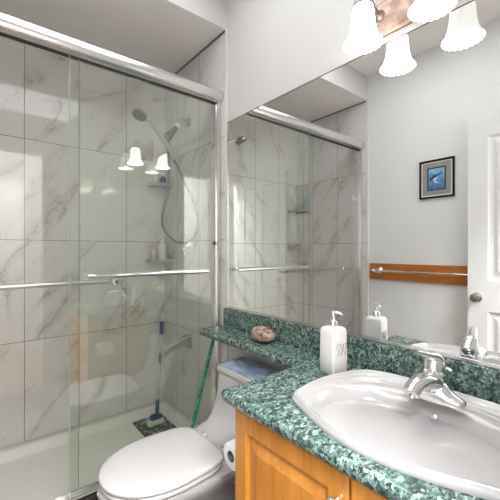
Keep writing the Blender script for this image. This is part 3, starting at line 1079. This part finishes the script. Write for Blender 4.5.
# spout towards the basin
sp_pts = catmull([(FX + .004, FY, FZ + .036), (FX - .035, FY, FZ + .058), (FX - .075, FY + .002, FZ + .066), (FX - .108, FY + .004, FZ + .060), (FX - .130, FY + .006, FZ + .046)], 6)
nsp = len(sp_pts)
obj('spout', tube(bmesh.new(), sp_pts, [.028 - .008 * i / nsp for i in range(nsp)], 18, flat=(1.05, .85)), M['chrome'], fc, smooth=True, angle=60)
obj('aerator', lathe(bmesh.new(), [(.0125, 0), (.0125, .008), (.010, .009)], (FX - .118, FY + .005, FZ + .040), Vector((-.3, 0, -.95))), M['satin'], fc, smooth=True)
# dome and lever
obj('dome', lathe(bmesh.new(), [(.0275, .045), (.0285, .068), (.0285, .072), (.0270, .074), (.0285, .077), (.0280, .092), (.024, .108), (.014, .119), (0, .123)], (FX, FY, FZ), caps=False), M['chrome'], fc, smooth=True)
lv = catmull([(FX + .018, FY, FZ + .092), (FX - .004, FY, FZ + .120), (FX - .030, FY + .004, FZ + .128), (FX - .058, FY + .009, FZ + .137), (FX - .084, FY + .014, FZ + .146)], 6)
nl = len(lv)
obj('lever', tube(bmesh.new(), lv, [.027 - .016 * min(1, i / (nl * .9)) for i in range(nl)], 14, flat=(1.0, .55)), M['chrome'], fc, smooth=True, angle=60)
lr = catmull([(FX + .036, FY - .004, FZ + .001), (FX + .037, FY - .004, FZ + .05), (FX + .040, FY - .006, FZ + .072), (FX + .044, FY - .016, FZ + .080), (FX + .046, FY - .028, FZ + .074)], 6)
obj('lift_rod', tube(bmesh.new(), lr, [.0028] * 10 + [.0045] * (len(lr) - 10), 10), M['chrome'], fc, smooth=True)

# ------------------------------------------------------------ soap dispenser
def dispenser():
    cx, cy, z0 = -.150, .759, .8005
    rot = Matrix.Rotation(math.radians(-9), 4, 'Z')
    T = Matrix.Translation((cx, cy, z0)) @ rot
    t = empty('soap_dispenser', (cx, cy, z0))
    tag(t, 'square white ceramic soap dispenser lettered SOAP with chrome pump, beside basin', 'soap dispenser')
    h = .0352
    def R(hh, z, r=.008): return [T @ p for p in rrect(-hh, hh, -hh, hh, r, z, 4)]
    rg = [R(h - .003, 0), R(h, .003), R(h + .001, .06), R(h - .0005, .151), R(h - .003, .159), R(h - .008, .163), R(.016, .164, .0158)]
    obj('bottle_body', loft(bmesh.new(), rg), M['white'], t, smooth=True, angle=50)
    obj('pump_collar', lathe(bmesh.new(), [(.0145, .164), (.0150, .166), (.0150, .183), (.012, .187), (.0055, .189), (.005, .207), (.0085, .208), (.0085, .216), (.006, .219)], T.translation, n=24), M['chrome'], t, smooth=True)
    c0 = T.translation
    dr_ = Vector((.55, -.83, 0))
    sp_ = catmull([c0 + Vector((0, 0, .213)), c0 + dr_ * .014 + Vector((0, 0, .214)), c0 + dr_ * .026 + Vector((0, 0, .211)), c0 + dr_ * .031 + Vector((0, 0, .205))], 4)
    obj('pump_spout', tube(bmesh.new(), sp_, [.0048] * 5 + [.0038] * (len(sp_) - 5), 10), M['chrome'], t, smooth=True)
    # tall thin hand-drawn letters on the face turned towards the doorway
    L_ = {
        'S': [[(.9, .86), (.6, 1), (.25, .92), (.1, .74), (.35, .56), (.72, .42), (.86, .2), (.6, .02), (.3, 0), (.08, .12)]],
        'O': [[(.5, 1), (.18, .82), (.1, .5), (.18, .18), (.5, 0), (.82, .18), (.9, .5), (.82, .82), (.5, 1)]],
        'A': [[(.02, 0), (.5, 1)], [(.5, 1), (.98, 0)], [(.2, .36), (.8, .36)]],
        'P': [[(.15, 0), (.15, 1)], [(.15, 1), (.6, .98), (.85, .78), (.6, .52), (.15, .46)]],
    }
    bm = bmesh.new()
    wch, hch = .0105, .044
    y_f = -(h + .0012)
    for k, ch in enumerate('SOAP'):
        x_start = -.020 + k * .0136
        for st in L_[ch]:
            pp = [T @ Vector((x_start + u * wch, y_f, .066 + v * hch)) for (u, v) in st]
            if len(pp) > 2:
                pp = catmull(pp, 5)
            tube(bm, pp, .0006, 6)
    obj('lettering', bm, M['ink'], t)


dispenser()

# ------------------------------------------------------------ shell ornament
s = NT('shell')
geo = s.n('ShaderNodeTexCoord')
wv = s.n('ShaderNodeTexNoise'); wv.inputs['Scale'].default_value = 30; wv.inputs['Detail'].default_value = 6; wv.inputs['Distortion'].default_value = 1.2
s.l(geo.outputs['Object'], wv.inputs['Vector'])
s.l(s.ramp(wv.outputs[0], [(.30, srgb(84, 60, 50)), (.42, srgb(140, 106, 92)), (.52, srgb(200, 176, 160)), (.60, srgb(150, 112, 98)), (.72, srgb(222, 206, 192))]), s.b.inputs['Base Color'])
s.b.inputs['Roughness'].default_value = .25
sh = empty('shell_ornament', (-.078, 1.222, .801))
tag(sh, 'rounded brown and cream shell ornament on the narrow green shelf', 'shell')
def clam(sign):
    bm = bmesh.new()
    rg = []
    N, K = 40, 12
    for k in range(K + 1):
        f = k / K
        ring = []
        for i in range(N):
            a = 2 * PI * i / N
            rib = 1 + .02 * math.cos(10 * a) * (1 - f)
            r_ = math.cos(f * PI / 2) ** .8 * rib
            x = .046 * r_ * math.cos(a) - .004 * f
            y = .071 * r_ * math.sin(a) + .006 * f
            z = sign * (.037 if sign > 0 else .031) * math.sin(f * PI / 2)
            z += .0025 * noise.noise(Vector((x * 40, y * 40, z * 40 + 5)))
            ring.append((-.078 + x, 1.222 + y, .8345 + sign * .0012 + z))
        rg.append(ring)
    rg[-1] = [tuple(Vector(rg[-1][i]).lerp(Vector((-.082, 1.241, rg[-1][i][2])), .0)) for i in range(N)]
    loft(bm, rg, True, False)
    bmesh.ops.remove_doubles(bm, verts=bm.verts, dist=.0006)
    return bm
obj('upper_half', clam(1), s.m, sh, smooth=True, angle=80)
obj('lower_half', clam(-1), s.m, sh, smooth=True, angle=80)

# ------------------------------------------------------------ mirror
mr = empty('wall_mirror', (-.004, .8, .903))
tag(mr, 'large wall mirror with thin metal edge channel above the green backsplash', 'mirror')
obj('mirror_glass', bx(bmesh.new(), -.0065, -.001, .02, 1.610, .915, 1.980), M['mirror'], mr)
obj('bottom_channel', bx(bmesh.new(), -.0105, -.001, .015, 1.616, .903, .9148), M['satin'], mr, bev=.001)
obj('side_channel', bx(bmesh.new(), -.0095, -.001, 1.6102, 1.6165, .903, 1.985), M['satin'], mr)
obj('top_edge', bx(bmesh.new(), -.0072, -.001, .02, 1.6102, 1.9802, 1.9835), M['dark'], mr)

# ------------------------------------------------------------ vanity light
LZ0 = 2.012
vl_ = empty('vanity_light', (-.003, .56, LZ0))
tag(vl_, 'bronze wall light with two glowing ribbed bell shades above the mirror', 'wall light')
s = NT('brushed_bronze')
tc = s.n('ShaderNodeTexCoord')
nz = s.n('ShaderNodeTexNoise'); nz.inputs['Scale'].default_value = 25; nz.inputs['Detail'].default_value = 8
s.l(tc.outputs['Object'], nz.inputs['Vector'])
s.l(s.ramp(nz.outputs[0], [(.3, srgb(132, 108, 96)), (.7, srgb(184, 160, 146))]), s.b.inputs['Base Color'])
s.b.inputs['Metallic'].default_value = .8
s.b.inputs['Roughness'].default_value = .42
BRZ = s.m
def plate_ring(i, x):
    y0, y1, z0, z1 = .345 + i, .720 - i, LZ0 + i, LZ0 + .125 - i
    return [(x, y, z) for (y, z) in ((y0, z0), (y1, z0), (y1, z1), (y0, z1))]
obj('back_plate', loft(bmesh.new(), [plate_ring(0, -.001), plate_ring(0, -.010), plate_ring(.006, -.014), plate_ring(.016, -.014), plate_ring(.022, -.020), plate_ring(.03, -.020)]), BRZ, vl_)
EMS = {0: 3.6, 1: 0.42}
for k, (yy, zz) in enumerate(((.655, 0), (.43, 0))):
    SX = -.125
    ztop = 2.078 + zz
    obj('arm', tube(bmesh.new(), catmull([(-.018, yy, LZ0 + .075), (-.05, yy, LZ0 + .085), (-.09, yy, LZ0 + .115), (SX, yy, LZ0 + .118), (SX, yy, ztop + .012)], 6), .007, 12), BRZ, vl_, smooth=True)
    obj('arm_rosette', lathe(bmesh.new(), [(.020, 0), (.020, .003), (.012, .009), (.008, .016)], (-.0195, yy, LZ0 + .075), (-1, 0, 0), n=24), BRZ, vl_, smooth=True)
    obj('shade_cap', lathe(bmesh.new(), [(.012, .028), (.021, .022), (.030, .010), (.0315, -.004), (.029, -.012)], (SX, yy, ztop), n=28), BRZ, vl_, smooth=True)
    prof = [(.0265, -.004), (.0335, -.010), (.0365, -.028), (.0385, -.050), (.0405, -.072), (.0440, -.094), (.0505, -.114), (.0585, -.127), (.0640, -.134), (.0620, -.1335), (.0565, -.125), (.048, -.111), (.0415, -.092), (.038, -.070), (.036, -.048), (.034, -.028), (.031, -.012), (.0245, -.007)]
    N_ = 132
    def rip(i, a, r_, h_):
        h0 = -h_
        amp = .014 * min(1, h0 / .12)
        rr_ = r_ * (1 + amp * math.cos(22 * a))
        if i in (7, 8, 9, 10):
            h_ = h_ - .0018 * math.cos(22 * a)
        return rr_, h_
    shd = obj('shade', lathe(bmesh.new(), prof, (SX, yy, ztop), n=N_, ripple=rip, caps=False), shade_mat('opal_glass_bright' if k == 0 else 'opal_glass_soft', EMS[k]), vl_, smooth=True, angle=80)
    bl = obj('bulb', lathe(bmesh.new(), [(.012, -.014), (.013, -.035), (.019, -.050), (.026, -.068), (.028, -.082), (.023, -.097), (.012, -.106), (0, -.108)], (SX, yy, ztop), n=24, caps=False), shade_mat('bulb_glow', 14.0 if k == 0 else 1.5), vl_, smooth=True)
    pl = bpy.data.lights.new('vanity_bulb', 'POINT')
    pl.energy = 1.3 if k == 0 else 0.8
    pl.color = (1, .97, .93)
    pl.shadow_soft_size = .012
    plo = bpy.data.objects.new('vanity_bulb', pl)
    sc.collection.objects.link(plo)
    plo.location = (SX, yy, ztop - .121)

# ------------------------------------------------------------ picture on left wall (seen in mirror)
pf = empty('framed_picture', (XL, 1.063, 1.62))
tag(pf, 'small black-framed blue picture with grey mat, seen in the mirror', 'picture')
PY0, PY1, PZ0, PZ1 = .942, 1.185, 1.622, 1.905
def pr_(i, x): return [(x, PY0 + i, PZ0 + i), (x, PY1 - i, PZ0 + i), (x, PY1 - i, PZ1 - i), (x, PY0 + i, PZ1 - i)]
obj('frame', loft(bmesh.new(), [pr_(0, XL + .0005), pr_(0, XL + .016), pr_(.003, XL + .019), pr_(.013, XL + .017), pr_(.016, XL + .010)], True, False), M['black'], pf)
obj('outer_mat', loft(bmesh.new(), [pr_(.0155, XL + .0105), pr_(.022, XL + .0105)], False, False), M['paper'], pf)
obj('grey_mat', loft(bmesh.new(), [pr_(.022, XL + .0108), pr_(.060, XL + .0108)], False, False), mat('grey_mat', srgb(150, 146, 142), .8, noise_amt=.1, nscale=80), pf)
obj('inner_mat', loft(bmesh.new(), [pr_(.056, XL + .0112), pr_(.063, XL + .0112), pr_(.066, XL + .0100)], False, False), mat('dark_mat', srgb(56, 46, 44), .6), pf)
s = NT('blue_painting')
geo = s.n('ShaderNodeNewGeometry')
sp3 = s.n('ShaderNodeSeparateXYZ'); s.l(geo.outputs['Position'], sp3.inputs[0])
g = s.maprange(sp3.outputs[2], PZ0 + .06, PZ1 - .06)
nz = s.n('ShaderNodeTexNoise'); nz.inputs['Scale'].default_value = 22; nz.inputs['Detail'].default_value = 5; nz.inputs['Distortion'].default_value = 1.5
s.l(geo.outputs['Position'], nz.inputs['Vector'])
f = s.math('ADD', s.math('MULTIPLY', g, .55), s.math('MULTIPLY', s.math('SUBTRACT', nz.outputs[0], .3), .8))
s.l(s.ramp(f, [(.15, srgb(56, 104, 160)), (.45, srgb(96, 150, 196)), (.75, srgb(150, 192, 222)), (1.0, srgb(210, 226, 236))]), s.b.inputs['Base Color'])
s.b.inputs['Roughness'].default_value = .4
art = obj('print', bx(bmesh.new(), XL + .004, XL + .0095, PY0 + .064, PY1 - .064, PZ0 + .064, PZ1 - .064), s.m, pf)
# flat printed motif: a dark swimming figure and a pale wave
def blob(name, pts, m, x):
    bm = bmesh.new()
    c = catmull([Vector((0, p[0], p[1])) for p in pts], 5, True)
    cy, cz = (PY0 + PY1) / 2, (PZ0 + PZ1) / 2
    fr_ = [bm.verts.new((x, cy + p.y, cz + p.z)) for p in c]
    bk = [bm.verts.new((x - .0004, cy + p.y, cz + p.z)) for p in c]
    bm.faces.new(fr_); bm.faces.new(bk)
    for i in range(len(c)):
        j = (i + 1) % len(c)
        bm.faces.new((fr_[i], fr_[j], bk[j], bk[i]))
    obj(name, bm, m, art)
blob('painted_figure', [(.050, -.006), (.042, .010), (.020, .030), (.002, .032), (-.020, .038), (-.046, .046), (-.030, .030), (-.006, .022), (.004, .010), (.020, .006), (.034, -.006), (.046, -.02)], mat('paint_navy', srgb(44, 58, 86), .5), XL + .0099)
blob('painted_wave', [(.018, .000), (.004, .008), (-.010, .016), (-.002, .0), (.010, -.010), (.004, -.020), (-.014, -.028), (-.022, -.022), (-.010, -.033), (.008, -.028), (.018, -.016)], mat('paint_pale', srgb(214, 226, 236), .5), XL + .0102)

# ------------------------------------------------------------ oak board with towel bar (left wall, seen in mirror)
tb = empty('towel_rail', (XL, 1.1, .995))
tag(tb, 'oak board with chrome towel bar on left wall, seen in the mirror', 'towel rail')
obj('oak_board', bx(bmesh.new(), XL + .0005, XL + .019, .56, 1.600, .996, 1.128), M['oak'], tb, bev=.003)
for yy in (1.50, .70):
    obj('bar_post', lathe(bmesh.new(), [(.026, 0), (.026, .005), (.018, .012), (.011, .018), (.011, .036), (.018, .042), (.020, .052), (.016, .062), (0, .064)] if yy > 1 else [(.012, 0), (.012, .003), (.008, .004), (.008, .016)], (XL + .0192, yy, 1.070), (1, 0, 0), n=24, caps=False), M['chrome'], tb, smooth=True)
obj('bar_finial', lathe(bmesh.new(), [(.009, 0), (.012, .008), (.008, .016), (.012, .026), (.007, .036), (0, .038)], (XL + .066, 1.512, 1.070), (0, 1, 0), n=20, caps=False), M['chrome'], tb, smooth=True)
obj('towel_bar', tube(bmesh.new(), [(XL + .066, 1.50, 1.070), (XL + .029, .70, 1.070)], .006, 14), M['chrome'], tb, smooth=True)
